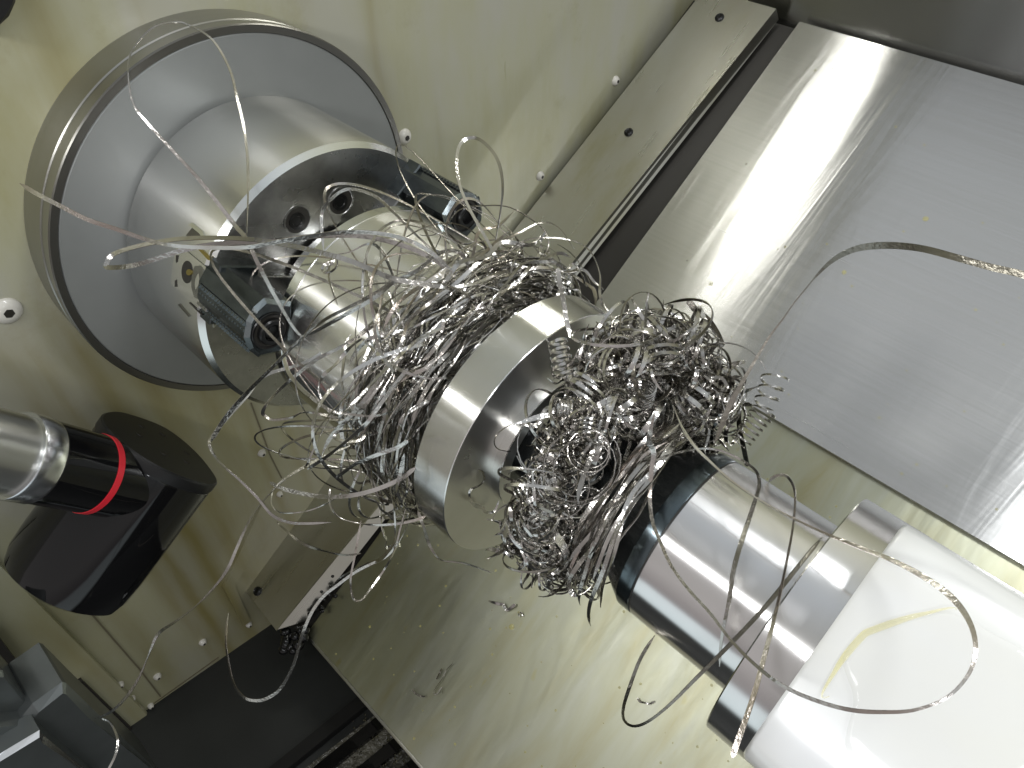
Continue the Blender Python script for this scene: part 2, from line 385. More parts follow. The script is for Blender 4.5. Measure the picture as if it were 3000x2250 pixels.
# ridged chip conveyor
cv = thing('chip_conveyor', 'black ridged chip conveyor caked with oily grit below the bed cover', 'conveyor', tuple(sump(1120, 2180)))
a0, a1 = (1080, 2040), (830, 2250)
for k in range(6):
    u0, v0 = 1040+k*52, 2045+k*62; u1, v1 = u0-310, v0+250
    A, B, C, D = sump(u0+110, v0-88, .03), sump(u1, v1, .03), sump(u1+26, v1+26, .03), sump(u0+136, v0-62, .03)
    MB().prism([A, B, C, D], tuple(-nrm_s*.06), bevel=.004).build('rib', 'gloss_black' if k else 'satin_black', cv, smooth=False)
A = [sump(u, v, .012) for u, v in [(1130, 2070), (880, 2260), (1150, 2500), (1420, 2330)]]
MB().prism(A, tuple(-nrm_s*.02)).build('grit_bed', 'oily_grit', cv, smooth=False)
mbl = MB()
for k in range(160):
    u, v = 1030+rng.uniform(0, 300), 2080+rng.uniform(0, 170); p = sump(u, v, .014+rng.uniform(0, .01)); r = rng.uniform(.002, .006)
    mbl.add([p+(r, 0, 0), p+(0, r, 0), p+(-r, 0, 0), p+(0, -r, 0), p+(0, 0, r), p-(0, 0, r)], [(0, 1, 4), (1, 2, 4), (2, 3, 4), (3, 0, 4), (1, 0, 5), (2, 1, 5), (3, 2, 5), (0, 3, 5)])
g = mbl.build('grit', 'swarf_dark', cv, smooth=False); g['kind'] = 'stuff'

# bed covers ------------------------------------------------------------
cov = thing('bed_cover', 'stainless steel bed cover sheets spotted with oil behind the workpiece', 'machine cover', (-.3, .2, ZB))
def grid(x0, x1, y0, y1, zf, nx=2, ny=2):
    xs, ys = np.linspace(x0, x1, nx), np.linspace(y0, y1, ny)
    return [(x, y, zf(x, y)) for y in ys for x in xs], [(j*nx+i, j*nx+i+1, (j+1)*nx+i+1, (j+1)*nx+i) for j in range(ny-1) for i in range(nx-1)]
YS = .365; XG = -1.015    # step line, left edge of the covers
XL = -.99
m = MB().prism([(XL, YS, ZB), (1.3, YS, ZB), (1.3, 1.405, ZB), (XL, 1.405, ZB)], (0, 0, -.012), bevel=.003)
m.build('upper_sheet', 'stainless_upper', cov, smooth=False)
ZL = ZB-.016
m = MB().prism([(-1.13, -.872, ZL), (1.3, -.872, ZL), (1.3, YS+.01, ZL), (-1.13, YS+.01, ZL)], (0, 0, -.012), bevel=.003)
m.build('lower_sheet', 'stainless_lower', cov, smooth=False)
MB().box((-1.125, -.884, ZL-.10), (1.3, -.874, ZL-.006)).build('front_lip', 'stainless_strip', cov, smooth=False, bevel=.003)
# upright back panel above y=1.4
bp = thing('back_panel', 'dark reflective stainless back panel above the bed cover', 'machine panel', (0, 1.41, ZB))
MB().prism([(-1.36, 1.41, ZB-.05), (1.5, 1.41, ZB-.05), (1.5, 1.80, ZB+.65), (-1.36, 1.80, ZB+.65)], (0, .02, -.01)).build('sheet', 'stainless_back', bp, smooth=False)

# stainless strip along the wall ----------------------------------------
st = thing('cover_strip', 'narrow stainless strip screwed along the foot of the cream end wall', 'metal strip', (-1.2, 0, ZB+.02))
ZS = ZB+.03
sl, sr = -1.352, -1.105
c = [AZ(u, v, ZS) for u, v in [(697, 1701), (2041, 0), (2260, 45), (810, 1848)]]
xa0, xa1 = c[0][0], c[1][0]; xb0, xb1 = c[3][0], c[2][0]
P4 = [(xa0, c[0][1], ZS), (xb0, c[3][1], ZS), (xb1, 1.40, ZS), (xa1, 1.40, ZS)]
MB().prism(P4, (0, 0, -.006)).build('face', 'stainless_strip', st, smooth=False)
o0, o1 = AZ(893, 1820, ZL+.006), AZ(2286, 50, ZL+.006)
MB().prism([(xb0, c[3][1]+.004, ZS-.001), tuple(o0), (o1[0], 1.40, ZL+.006), (xb1, 1.40, ZS-.001)], (-.004, 0, -.004)).build('folded_lip', 'stainless_strip', st, smooth=False)
print('lip', o0, o1, xb0, xb1)
for (u, v) in [(2108, 52), (1842, 388), (755, 1732)]:
    p = AZ(u, v, ZS); m = MB().lathe([(ZS, .014), (ZS+.004, .0135), (ZS+.008, .009), (ZS+.006, .006)], 20, (p[0], p[1], 0), axis=2)
    m.build('screw', 'black_steel', st)
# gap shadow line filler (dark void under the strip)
MB().box((-1.36, -.90, ZB-.12), (xb0+.055, 1.40, ZB-.035)).build('gap_shade_box', 'hole', st, smooth=False)

MB().box((-1.34, YS+.03, -.99), (-.90, 1.40, -.889)).build('gap_shade_box', 'hole', cov, smooth=False)  # added black box, stands in for the shade in the gap beside the sheet
# oily black residue at the strip's end
rs = MB()
for k in range(46):
    t = rng.uniform(0, 1)**1.6; u, v = 860+t*120+rng.normal(0, 14), 1880-t*170+rng.normal(0, 16)
    if t < .35: u, v = 850+rng.uniform(-22, 60), 1880+rng.uniform(-40, 30)
    p = AZ(u, v, ZB+.002); r = rng.uniform(.008, .02)*(1 if t < .35 else .5)
    rs.lathe([(p[0]-r, r*.05), (p[0]-r*.7, r*.7), (p[0], r), (p[0]+r*.7, r*.7), (p[0]+r, r*.05)], 10, (0, p[1], p[2]))
tag(rs.build('oily_residue', 'gloss_black', None, angle=60), 'lumps of black oily residue at the lower end of the stainless strip', 'residue', kind='stuff')

# small dark thing in the top left corner
G = [AX(u, v, -1.30) for u, v in [(-60, -60), (62, -60), (48, 10), (30, 50), (0, 78), (-60, 110)]]
tag(MB().prism(G, (-.05, 0, 0), bevel=.006).build('hose_bracket', 'satin_black'), 'black bracket at the top left corner of the cream wall', 'bracket')

# ================================================================== SPINDLE, CHUCK
sh = thing('spindle_housing', 'large round grey steel spindle cover plate on the cream wall', 'machine part', (-1.36, 0, -.38))
MB().lathe([(-1.36, .377), (-1.352, .3785), (-1.288, .3785), (-1.286, .3765), (-1.272, .3765), (-1.270, .3791), (-1.253, .3791)], 220, closed=False).build('rim', 'housing_side', sh)
MB().lathe([(-1.253, .3791), (-1.2505, .377), (-1.2495, .3655), (-1.252, .3640)], 220, closed=False).build('bezel', 'dark_ring', sh)
MB().lathe([(-1.256, .3640), (-1.252, .3638), (-1.2505, .3620), (-1.2505, .2), (-1.26, .19)], 220, closed=False).build('face', 'housing_face', sh)

ck = thing('lathe_chuck', 'steel three jaw chuck with black hard jaws gripping the hub', 'lathe chuck', (-1.25, 0, -.26))
RC = .262
MB().lathe([(-1.249, .14), (-1.249, RC-.012), (-1.243, RC-.004), (-1.236, RC), (-.9925, RC)], 240, closed=False).build('body', 'turned_steel', ck)
MB().lathe([(-.9925, RC), (-.983, .2537)], 240, closed=False).build('chamfer', 'edge_steel', ck)
MB().lathe([(-.983, .2537), (-.983, .05), (-1.05, .05)], 240, closed=False).build('front_face', 'chuck_face', ck)
# bolts in the face
for (u, v) in [(872, 645), (998, 590)]:
    p = AX(u, v, -.983)
    MB().lathe([(-.984, .0265), (-.9815, .0265), (-.9812, .0235), (-.9822, .0225)], 36, (0, p[1], p[2]), closed=False).build('counterbore', 'chuck_face', ck)
    b_ = MB().lathe([(-.9824, .0225), (-.9820, .0225)], 36, (0, p[1], p[2])).build('bolt', 'hole', ck)
    MB().lathe([(-.9818, .015), (-.9800, .0145), (-.9796, .009), (-.9812, .008)], 24, (0, p[1]-.002, p[2]+.001), closed=True).build('bolt_head', 'black_steel', b_)
# T slots and master jaws at 120 degrees: directions measured from the photograph
def rotx(p, a):
    return (p[0], p[1]*math.cos(a)-p[2]*math.sin(a), p[1]*math.sin(a)+p[2]*math.cos(a))
J1 = math.radians(119)       # direction (atan2(z,y)) of jaw 1
def jaw(ang, idx):
    """jaw built with its radial direction along +Y, then turned to ang"""
    R = lambda p: rotx(p, ang)
    x0, x1 = -.983, -.843
    out = [(.200, -.042), (.1940, -.022), (.1940, .026), (.201, .044), (.236, .050), (.255, .036), (.268, .014), (.270, -.014), (.262, -.036), (.248, -.050)]
    m = MB()
    poly = [R((x1, y, z)) for y, z in out]
    m.prism(poly, (x0-x1, 0, 0), bevel=.007, mi=0, mb=1)
    j = m.build('jaw', ['jaw_steel', 'jaw_edge_highlight'], ck, smooth=False)
    # master jaw rail toward centre
    MB().prism([R((x0+.022, y, z)) for y, z in [(.10, -.03), (.10, .03), (.262, .03), (.262, -.03)]], (-.03, 0, 0), bevel=.004).build('master_jaw', 'chuck_face', ck, smooth=False)
    MB().prism([R((x0+.03, y, z)) for y, z in [(.19, -.052), (.19, .048), (.258, .048), (.258, -.052)]], (-.03, 0, 0), bevel=.003).build('jaw_foot', 'jaw_steel', ck, smooth=False)
    # clamping bolt in its counterbore
    cy, cz = .230, .002
    cc = R((0, cy, cz))
    MB().lathe([(x1+.0012, .031), (x1+.003, .030), (x1+.002, .027)], 40, (0, cc[1], cc[2]), closed=False).build('counterbore_rim', 'black_steel', j)
    bo = MB().lathe([(x1+.0008, .0275), (x1+.0012, .0275)], 40, (0, cc[1], cc[2])).build('counterbore', 'hole', j)
    MB().lathe([(x1+.0014, .022), (x1+.007, .0215), (x1+.009, .0195), (x1+.009, .0135)], 40, (0, cc[1], cc[2]), closed=False).build('bolt', 'black_steel', j)
    MB().lathe([(x1+.009, .0135), (x1+.002, .013), (x1+.0018, .001)], 6, (0, cc[1], cc[2]), closed=False).build('hex_socket', 'black_steel', j, smooth=False)
    # serrations on the outer flank
    ms = MB()
    for a in range(17):
        for b in range(5):
            x = x1-.008-a*.0078; f_ = b/4.0; y = .2695-.0150*f_; z = -.008+.044*f_
            p = np.array((x, y, z)); nr = np.array((0, .95, .31)); t1 = np.array((1, 0, 0)); t2 = np.cross(nr, t1)
            q = p+nr*.000
            ms.add([R(q+t1*.0034+t2*.0045), R(q-t1*.0034+t2*.0045), R(q-t1*.0034-t2*.0045), R(q+t1*.0034-t2*.0045), R(q+nr*.005)],
                   [(0, 1, 4), (1, 2, 4), (2, 3, 4), (3, 0, 4), (0, 3, 2, 1)])
    ms.build('serration', 'jaw_steel', ck if 0 else j, smooth=False)
    # slot in the chuck's side: recessed T
    for (xa, xb, da) in [(-1.075, -.986, .036)]:
        mm = MB()
        mm.lathe([(xa, RC+.0012), (xb, RC+.0012)], 10, a0=ang-da-.10, a1=ang+da+.10, closed=False)
        mm.build('slot_plate', 'turned_steel', ck)
    return j
for i, a in enumerate((J1, J1-math.radians(120), J1+math.radians(120))): jaw(a, i)
# small details on the visible side of the chuck body
def on_side(pts, name, mat, dr=.0016):
    P = [oncyl(u, v, RC) for u, v in pts]
    Q = [np.array((p[0], p[1]*(1+dr/RC), p[2]*(1+dr/RC))) for p in P]
    c_ = sum(Q)/len(Q); nr = np.array((0, c_[1], c_[2])); nr = nr/np.linalg.norm(nr)
    return MB().prism([tuple(q) for q in Q], tuple(-nr*.004)).build(name, mat, ck, smooth=False)
on_side([(556, 660), (566, 653), (596, 678), (603, 695), (595, 698), (588, 686)], 'slot_edge', 'edge_steel', .0022)
on_side([(566, 668), (590, 686), (592, 700), (552, 705), (548, 690)], 'slot', 'dark_ring', .002)
on_side([(519, 748), (526, 748), (522, 840), (515, 840)], 'slot', 'hole', .002)
on_side([(584, 732), (590, 728), (618, 752), (624, 765), (612, 762)], 'coolant_port', 'brass', .002)
p_ = [(551+16*math.cos(a)*1.0, 797+33*math.sin(a)) for a in np.linspace(0, 2*math.pi, 20, endpoint=False)]
on_side(p_, 'grease_port', 'hole', .002)
p_ = [(560+8*math.cos(a), 798+9*math.sin(a)) for a in np.linspace(0, 2*math.pi, 12, endpoint=False)]
on_side(p_, 'grease_nipple', 'brass', .004)
on_side([(574, 780), (590, 778), (600, 790), (600, 815), (622, 835), (612, 868), (590, 880), (572, 870), (564, 840), (566, 800)], 'slot', 'chuck_face', .0022)
on_side([(523, 892), (528, 890), (558, 925), (555, 928)], 'index_mark', 'dark_ring', .0016)
on_side([(556, 887), (558, 885), (594, 920), (592, 923)], 'index_mark', 'hole', .0016)
# digit 2 stamped on the face near jaw 1
cu = bpy.data.curves.new('stamp', 'FONT'); cu.body = '2'; cu.size = .022*S; cu.extrude = .0002
so0 = bpy.data.objects.new('stamp', cu); COL.objects.link(so0); bpy.context.view_layer.update()
me_ = bpy.data.meshes.new_from_object(so0); bpy.data.objects.remove(so0); me_.materials.clear(); me_.materials.append(MATS['edge_steel'])
so = bpy.data.objects.new('stamped_number', me_); COL.objects.link(so)
p_ = AX(624, 962, -.9825); a_ = Vector(W((1, 0, 0))).normalized(); up_ = Vector(W((0, .05, .35))).normalized(); rt_ = up_.cross(a_).normalized(); up_ = a_.cross(rt_)
so.parent = ck; so.matrix_local = Matrix.Translation(Vector(W(p_))-Vector(POS[ck.name])) @ Matrix((rt_, up_, a_)).transposed().to_4x4()

# ================================================================== WORKPIECE
wp = thing('workpiece', 'turned steel shaft with polished hub and wide flange disc between chuck and centre', 'workpiece', (-.66, 0, -.2))
MB().lathe([(-.975, .12), (-.885, .12), (-.884, .186), (-.8805, .1935), (-.862, .1935), (-.8605, .1915), (-.8590, .1935), (-.672, .1935), (-.665, .188), (-.665, .11)], 200,
           mat=[0, 1, 2, 2, 0, 0, 0, 0, 1]).build('hub', ['turned_steel', 'turned_face', 'edge_steel'], wp)
MB().lathe([(-.665, .118), (-.529, .118)], 120, closed=False).build('shaft', 'turned_steel', wp)
MB().lathe([(-.5285, .10), (-.5285, .2012), (-.5268, .2028), (-.4672, .2028), (-.466, .2018), (-.466, .1147)], 240, mat=[1, 0, 0, 0, 1], closed=False).build('disc', ['turned_steel', 'turned_face'], wp)
MB().lathe([(-.466, .1147), (-.4515, .1147), (-.4505, .1137), (-.4505, .092)], 160, mat=[0, 0, 1], closed=False).build('boss', ['turned_steel', 'turned_face'], wp)
MB().lathe([(-.4505, .092), (-.458, .090), (-.458, .070), (-.34, .070), (-.335, .055)], 120, closed=False).build('neck', 'black_oxide', wp)

# ================================================================== TAILSTOCK
ts = thing('tailstock', 'white painted tailstock with polished steel quill and collar at the lower right', 'tailstock', (.3, 0, -.3))
MB().lathe([(-.2145, .10), (-.2145, .1200), (-.2135, .1208), (-.06, .1208)], 200, closed=False).build('quill', 'ground_steel', ts)
MB().lathe([(-.066, .12), (-.0666, .1655), (-.0650, .1671), (.01, .1671)], 240, closed=False, mat=[1, 1, 0]).build('collar', ['ground_steel', 'edge_steel'], ts)
# body: rounded box running away to the right
prof = [(-.128, -.5), (-.145, .10), (-.143, .155), (-.134, .182), (-.118, .194), (-.085, .199), (0, .201), (.080, .199), (.112, .194), (.131, .184), (.142, .160), (.146, .10), (.128, -.5)]
m = MB(); xs = [-.0165, -.0125, .02, .25, .6, 1.2]; ins = [.006, 0, 0, 0, 0, 0]
vs = []
for x, i_ in zip(xs, ins):
    for (y, z) in prof: vs.append((x, y*(1-i_*4), z-i_*.5))
n_ = len(prof); fs = []
for k in range(len(xs)-1):
    for i in range(n_-1): fs.append((k*n_+i, k*n_+i+1, (k+1)*n_+i+1, (k+1)*n_+i))
fs.append(tuple(range(n_)))
m.add(vs, fs).build('body', 'white_paint', ts, angle=50)

lc = thing('live_center', 'black bull nose live centre with a blued steel band in the quill', 'live centre', (-.25, 0, -.12))
MB().lathe([(-.2165, .10), (-.2165, .1200), (-.2172, .1208), (-.2345, .1208), (-.2360, .1203)], 200, closed=False).build('band', 'blued_band', lc)
MB().lathe([(-.2360, .1203), (-.2375, .1190), (-.335, .062), (-.42, .015)], 200, closed=True).build('nose_cone', 'black_oxide', lc)
MB().lathe([(-.2165, .1196), (-.2143, .1196)], 160, closed=False).build('seal', 'hole', lc)

# ================================================================== PROBE ARM
pb = thing('tool_probe_arm', 'glossy black tool probe head on a steel arm with a red ring', 'probe', (-1.12, -.52, -.1))
cx, cy = -1.105, -.527
def zl(prof, name, mat, parent, closed=False): return MB().lathe(prof, 96, (cx, cy, 0), axis=2, closed=closed).build(name, mat, parent)
zl([(.85, .066), (.232, .066)], 'arm_tube', 'arm_steel', pb)
zl([(.232, .066), (.232, .072), (.229, .0735), (.195, .0735), (.192, .072), (.192, .070)], 'ring', 'silver', pb)
zl([(.192, .070), (.190, .0715), (.095, .0715), (.094, .0705)], 'sleeve', 'gloss_black', pb)
zl([(.094, .0705), (.0935, .0725), (.082, .0725), (.0815, .0705)], 'red_ring', 'red_ring', pb)
zl([(.0815, .0705), (.081, .0718), (.045, .0718), (.044, .070), (-.03, .070)], 'neck', 'gloss_black', pb)
# head: oval prism along y
oval = [(-1.236,.035),(-1.258,-.02),(-1.248,-.110),(-1.169,-.143),(-1.068,-.131),(-1.030,-.100),(-1.020,-.060),(-1.026,-.010),(-1.050,.038),(-1.090,.070),(-1.140,.086),(-1.195,.073)]
def catmull(P, n=6):
    P = [np.array(p, float) for p in P]; out = []
    for i in range(len(P)):
        a, b, c_, d = P[i-1], P[i], P[(i+1) % len(P)], P[(i+2) % len(P)]
        for k in range(n):
            t = k/n; out.append(.5*((2*b)+(c_-a)*t+(2*a-5*b+4*c_-d)*t*t+(-a+3*b-3*c_+d)*t**3))
    return out
OV = catmull(oval); cen = sum(OV)/len(OV)
def ring_at(y, s=1.0): return [(cen[0]+(p[0]-cen[0])*s, y, cen[1]+(p[1]-cen[1])*s) for p in OV]
def loft(rings, cap=True):
    m = MB(); n = len(rings[0]); vs = [q for r in rings for q in r]
    fs = [(k*n+i, k*n+(i+1) % n, (k+1)*n+(i+1) % n, (k+1)*n+i) for k in range(len(rings)-1) for i in range(n)]
    if cap: fs += [tuple(range(n))[::-1], tuple((len(rings)-1)*n+i for i in range(n))]
    return m.add(vs, fs)
loft([ring_at(-.478, .97), ring_at(-.482, .985), ring_at(-.70, .985), ring_at(-.745, .965), ring_at(-.77, .91), ring_at(-.778, .8)]).build('head', 'gloss_black', pb, angle=40)
cap = loft([ring_at(-.455, .97), ring_at(-.4585, 1.0), ring_at(-.474, 1.0), ring_at(-.479, .98)]).build('end_cap', 'satin_black', pb, angle=30)
for (u, v) in [(417, 1247), (411, 1273), (479, 1271), (482, 1329), (548, 1325), (548, 1352)]:
    p = AY(u, v, -.4545); MB().lathe([(-.4552, .0075), (-.4542, .0075)], 14, (p[0], 0, p[2]), axis=1).build('bolt_hole', 'hole', cap)

# ================================================================== TURRET
tu = thing('tool_turret', 'grey steel tool turret blocks at the bottom left corner', 'tool turret', (-1.0, -.95, -.2))
def pblock(pts, x, name, depth=.10, bev=.010, mats=('turret_grey', 'edge_steel')):
    return MB().prism([AX(u, v, x) for u, v in pts], (-depth, 0, 0), bevel=bev, mb=1).build(name, list(mats), tu, smooth=False)
pblock([(-120, 1960), (12, 1973), (81, 2052), (103, 2076), (69, 2118), (-120, 2120)], -1.00, 'side_block', mats=('turret_grey', 'turret_grey'))
pblock([(85, 2055), (157, 2010), (163, 2018), (103, 2076)], -1.04, 'key_block', .05, .004, ('edge_steel', 'edge_steel'))
pblock([(69, 2118), (103, 2076), (190, 2012), (202, 2015), (280, 2091), (480, 2280), (-120, 2300), (-120, 2140)], -.97, 'main_block', .12, .016, ('turret_grey', 'turret_grey'))
pblock([(-60, 2260), (21, 2208), (121, 2148), (133, 2163), (300, 2300), (-60, 2320)], -.93, 'front_block', .05, .010, ('turret_grey', 'silver'))

# ================================================================== SWARF
def spline(P, n):
    P = np.array(P, float); N = len(P); t = np.linspace(0, N-1, n); i = np.clip(t.astype(int), 0, N-2); f = (t-i)[:, None]
    g = lambda k: P[np.clip(k, 0, N-1)]
    a, b, c_, d = g(i-1), g(i), g(i+1), g(i+2)
    return .5*((2*b)+(c_-a)*f+(2*a-5*b+4*c_-d)*f*f+(-a+3*b-3*c_+d)*f**3)
def ribbon(mb, P, w, th, nrm, taper=.15):
    """P: (n,3) path, nrm: (n,3) desired flat normal, w: width (scalar or array)"""
    P = np.asarray(P); n = len(P); T = np.gradient(P, axis=0); T /= np.linalg.norm(T, axis=1)[:, None]+1e-12
    N = nrm-(nrm*T).sum(1)[:, None]*T; N /= np.linalg.norm(N, axis=1)[:, None]+1e-12
    B = np.cross(T, N); w = np.ones(n)*w
    e = np.minimum(np.arange(n), np.arange(n)[::-1])/(n*taper+1e-9); w = w*np.clip(e, .12, 1)
    hw = (w/2)[:, None]; h = th/2
    V = np.stack([P-B*hw-N*h, P+B*hw-N*h, P+B*hw+N*h, P-B*hw+N*h], 1).reshape(-1, 3)
    o = len(mb.v); mb.v += [tuple(q) for q in V.tolist()]
    F = []
    for k in range(n-1):
        a = o+k*4
        for i in range(4):
            j = (i+1) % 4; F.append((a+i, a+j, a+4+j, a+4+i))
    F += [(o, o+3, o+2, o+1), (o+(n-1)*4, o+(n-1)*4+1, o+(n-1)*4+2, o+(n-1)*4+3)]
    mb.f += F; mb.m += [0]*len(F)
def wavenoise(n, k, amp):
    t = np.linspace(0, 1, n); s = np.zeros(n)
    for j in range(1, k+1): s += rng.normal()*np.sin(2*math.pi*(j*t*.8+rng.uniform()))/j
    return s*amp
# --- long traced strands
LONG = 'long ribbon chips trailing from the two nests'
def strand(pts, z, w, label, mat='swarf_steel', name='metal_chip', twist=.5, face=.5, conv=None, th=.0008, cat='metal chip', plane=2):
    pts = conv(pts) if conv else pts
    n = len(pts); zs = np.interp(np.linspace(0, 1, n), np.linspace(0, 1, len(z)), z)
    P = np.array([at(u, v, plane, zz) for (u, v), zz in zip(pts, zs)])
    L = np.linalg.norm(np.diff(P, axis=0), axis=1).sum(); m_ = int(max(24, min(260, L/.006)))
    Q = spline(P, m_); T = np.gradient(Q, axis=0); T /= np.linalg.norm(T, axis=1)[:, None]
    vdir = O3-Q; vdir /= np.linalg.norm(vdir, axis=1)[:, None]; side = np.cross(T, vdir); side /= np.linalg.norm(side, axis=1)[:, None]+1e-9
    vp = np.cross(side, T)
    a = face+wavenoise(m_, 4, twist)
    N = vp*np.cos(a)[:, None]+side*np.sin(a)[:, None]
    mb = MB(); ribbon(mb, Q, np.array(w).mean() if np.isscalar(w) else np.interp(np.linspace(0, 1, m_), np.linspace(0, 1, len(w)), w), th, N, .04)
    o = mb.build(name, mat, None, angle=50, fix=False)
    return tag(o, label, cat, None)
def z1(p): return [(u/1.382, v/1.382) for u, v in p]
def zz(ox, oy, s): return lambda p: [(ox+u/s, oy+v/s) for u, v in p]
z2 = zz(400, 400, 1.844); z3 = zz(900, 700, 2.37); z4 = zz(1400, 800, 1.659); z5 = zz(0, 1100, 1.442); z6 = zz(600, 1300, 1.746); z7 = zz(1700, 1200, 1.58); z8 = zz(1300, 0, 1.301); z9 = zz(1150, 1200, 3.687); z10 = zz(600, 1600, 3.316); zR = zz(2000, 500, 2.212)
strand([(58, 537), (107, 567), (180, 605), (256, 643), (343, 672), (430, 702), (500, 718), (600, 725), (724, 724), (832, 705), (1013, 680), (1150, 690), (1250, 730), (1330, 800)], [-1.08, -1.0, -.93, -.85, -.76, -.67, -.60], .0060, 'brown tinted ribbon chip whose free end sticks out left past the round housing', 'swarf_warm', twist=.3, plane=0)
strand([(1330, 850), (1300, 839), (1158, 818), (1013, 760), (832, 716), (687, 698), (506, 702), (347, 738), (312, 774), (325, 784), (405, 774), (543, 731), (651, 713), (796, 705), (941, 691), (1085, 695), (1230, 738), (1310, 790)], [.22, .30, .36, .36, .36, .30, .22], .0066, 'bright white ribbon loop lying flat across the chuck with its bend at the left', twist=.22, face=.2)
strand([(723, 687), (727, 506), (716, 383), (695, 289), (673, 203), (622, 116), (550, 72), (506, 65), (449, 80), (405, 123), (380, 166), (376, 224), (391, 304), (434, 362), (506, 441), (579, 521), (637, 593), (687, 658), (723, 702), (760, 781), (818, 890), (868, 970), (912, 1006)], [-.82, -.98, -1.08, -1.08, -1.02, -.92, -.83, -.78], [.003, .004, .003, .0018, .0016, .004, .0065, .006, .003], 'thin chip making the tall loop up over the grey spindle housing', twist=.3, plane=0)
strand([(948, 735), (942, 633), (964, 590), (1007, 557), (1051, 557), (1105, 579), (1159, 628), (1213, 682), (1268, 736), (1310, 800)], [.25, .28, .28, .26, .2], .0044, 'ribbon arching over the two bolt holes of the chuck face', twist=.3)
strand([(1446, 770), (1446, 740), (1377, 615), (1346, 538), (1338, 461), (1354, 415), (1392, 404), (1431, 430), (1461, 477), (1473, 553), (1461, 653), (1438, 769), (1420, 830)], [.18, .22, .2, .2, .16], .0046, 'teardrop shaped chip loop standing above the left nest by the upper jaw', twist=.4)
strand([(1262, 760), (1300, 676), (1346, 615), (1415, 603), (1492, 607), (1561, 646), (1600, 684), (1604, 730), (1561, 776), (1500, 807), (1440, 850)], [.16, .18, .12, .15], .0016, 'hair thin round chip loop in front of the stainless strip', 'swarf_dark', twist=.4)
strand([(1440, 800), (1477, 753), (1531, 707), (1607, 696), (1684, 707), (1730, 738), (1757, 799), (1757, 853), (1765, 890), (1790, 930), (1800, 985)], [.16, .18, .18, .2, .22], [.0014, .0014, .0014, .0016, .005, .006], 'thin chip arc bridging from the left nest over the disc to the right nest', twist=.4)
strand([(1634, 784), (1640, 830), (1652, 890), (1661, 945), (1675, 990)], [.24, .23, .22], .0055, 'short upright bright chip spike above the polished disc', twist=.2, face=.3)
strand([(2090, 1310), (2113, 1250), (2136, 1192), (2167, 1133), (2212, 1056), (2253, 988), (2294, 934), (2325, 889), (2362, 844), (2393, 807), (2429, 771), (2470, 744), (2520, 726), (2588, 719), (2656, 722), (2723, 733), (2814, 758), (2904, 783), (3000, 805), (3150, 850)], [.14, .18, .22, .26, .3, .34, .36], [.005, .006, .003, .0012, .0012, .005, .0068, .006, .0055, .006], 'dark long ribbon chip curving away to the right edge of the photograph', 'swarf_dark', twist=.15, face=.1)
strand([(350, -10), (325, 100), (318, 150), (340, 200), (330, 280), (322, 400), (335, 520), (370, 610), (420, 720), (500, 830), (600, 940), (700, 1070), (820, 1190), (950, 1285), (1100, 1350), (1250, 1390), (1400, 1400), (1550, 1390), (1700, 1330), (1800, 1220), (1830, 1100), (1800, 980), (1720, 870), (1600, 780), (1450, 700), (1300, 640), (1150, 580), (1000, 510), (850, 430), (700, 330), (600, 240), (530, 170), (470, 80), (430, -20)], [.22, .18, .15, .17, .22, .27, .30, .30, .28, .24, .20, .18, .17, .2], [.006, .0065, .005, .004, .0035, .003, .0035, .0035, .002, .003, .006, .005, .0025, .002, .004, .004], 'great oval chip loop reaching over the quill and the white tailstock', conv=z7, twist=.3, mat='swarf_warm')
strand([(250, 320), (330, 245), (450, 200), (560, 180), (650, 190), (740, 230), (800, 270), (825, 310), (825, 370), (790, 480), (750, 600), (710, 740), (690, 880), (665, 1000), (650, 1100), (645, 1190)], [.17, .15, .14, .16, .16, .14, .1], [.003, .003, .0022, .003, .0055, .0055, .004, .003], 'bright segmented chip arching over the blued band and down the quill', conv=z7, twist=.3)
strand([(872, 335), (905, 308), (950, 305), (985, 350), (995, 420), (985, 540), (960, 680), (930, 830), (890, 1000), (850, 1150), (810, 1300), (760, 1450), (720, 1560), (703, 1615)], [.02, .10, .15, .19, .2, .2], [.005, .0035, .002, .003, .005, .0055, .0055], 'straightish chip crossing quill and collar down to the collar bottom edge', conv=z7, twist=.2, mat='swarf_warm')
strand([(345, 1045), (280, 1150), (230, 1280), (200, 1380), (205, 1440), (250, 1465), (320, 1440), (420, 1360), (540, 1240), (700, 1080), (850, 920), (950, 800), (1030, 700), (1120, 590)], [-.02, .0, .06, .12, .15, .17, .17, .14], [.0045, .0045, .003, .003, .0045, .005, .005], 'dark hooked chip hanging below the quill and rising across it', conv=z7, twist=.2, mat='swarf_dark')
strand([(230, 650), (210, 800), (205, 950), (225, 1100), (260, 1270), (310, 1390), (400, 1480), (520, 1500), (620, 1470), (720, 1400), (800, 1280), (870, 1130), (920, 950), (960, 820), (1040, 640), (1150, 490), (1300, 370), (1450, 260), (1600, 180), (1750, 110), (1850, 0), (1900, -180), (1960, -400)], [-.15, -.15, -.1, -.05, 0, .05], [.0035, .0055, .006, .0055, .005, .004, .002], 'kinked U shaped chip hanging against the black sump', conv=z10, twist=.3, mat='swarf_warm')
strand([(1700, -330), (1480, -180), (1298, -60), (1120, 0), (1040, 90), (950, 190), (890, 270), (890, 310), (930, 370), (1010, 440), (1090, 520), (1150, 590), (1220, 620), (1298, 625), (1400, 620)], [.12, .2, .25, .25, .2, .15], [.003, .005, .006, .003, .0045, .003], 'wide ribbon sweeping left from the nest and folding back at a sharp bend', conv=z5, twist=.25)
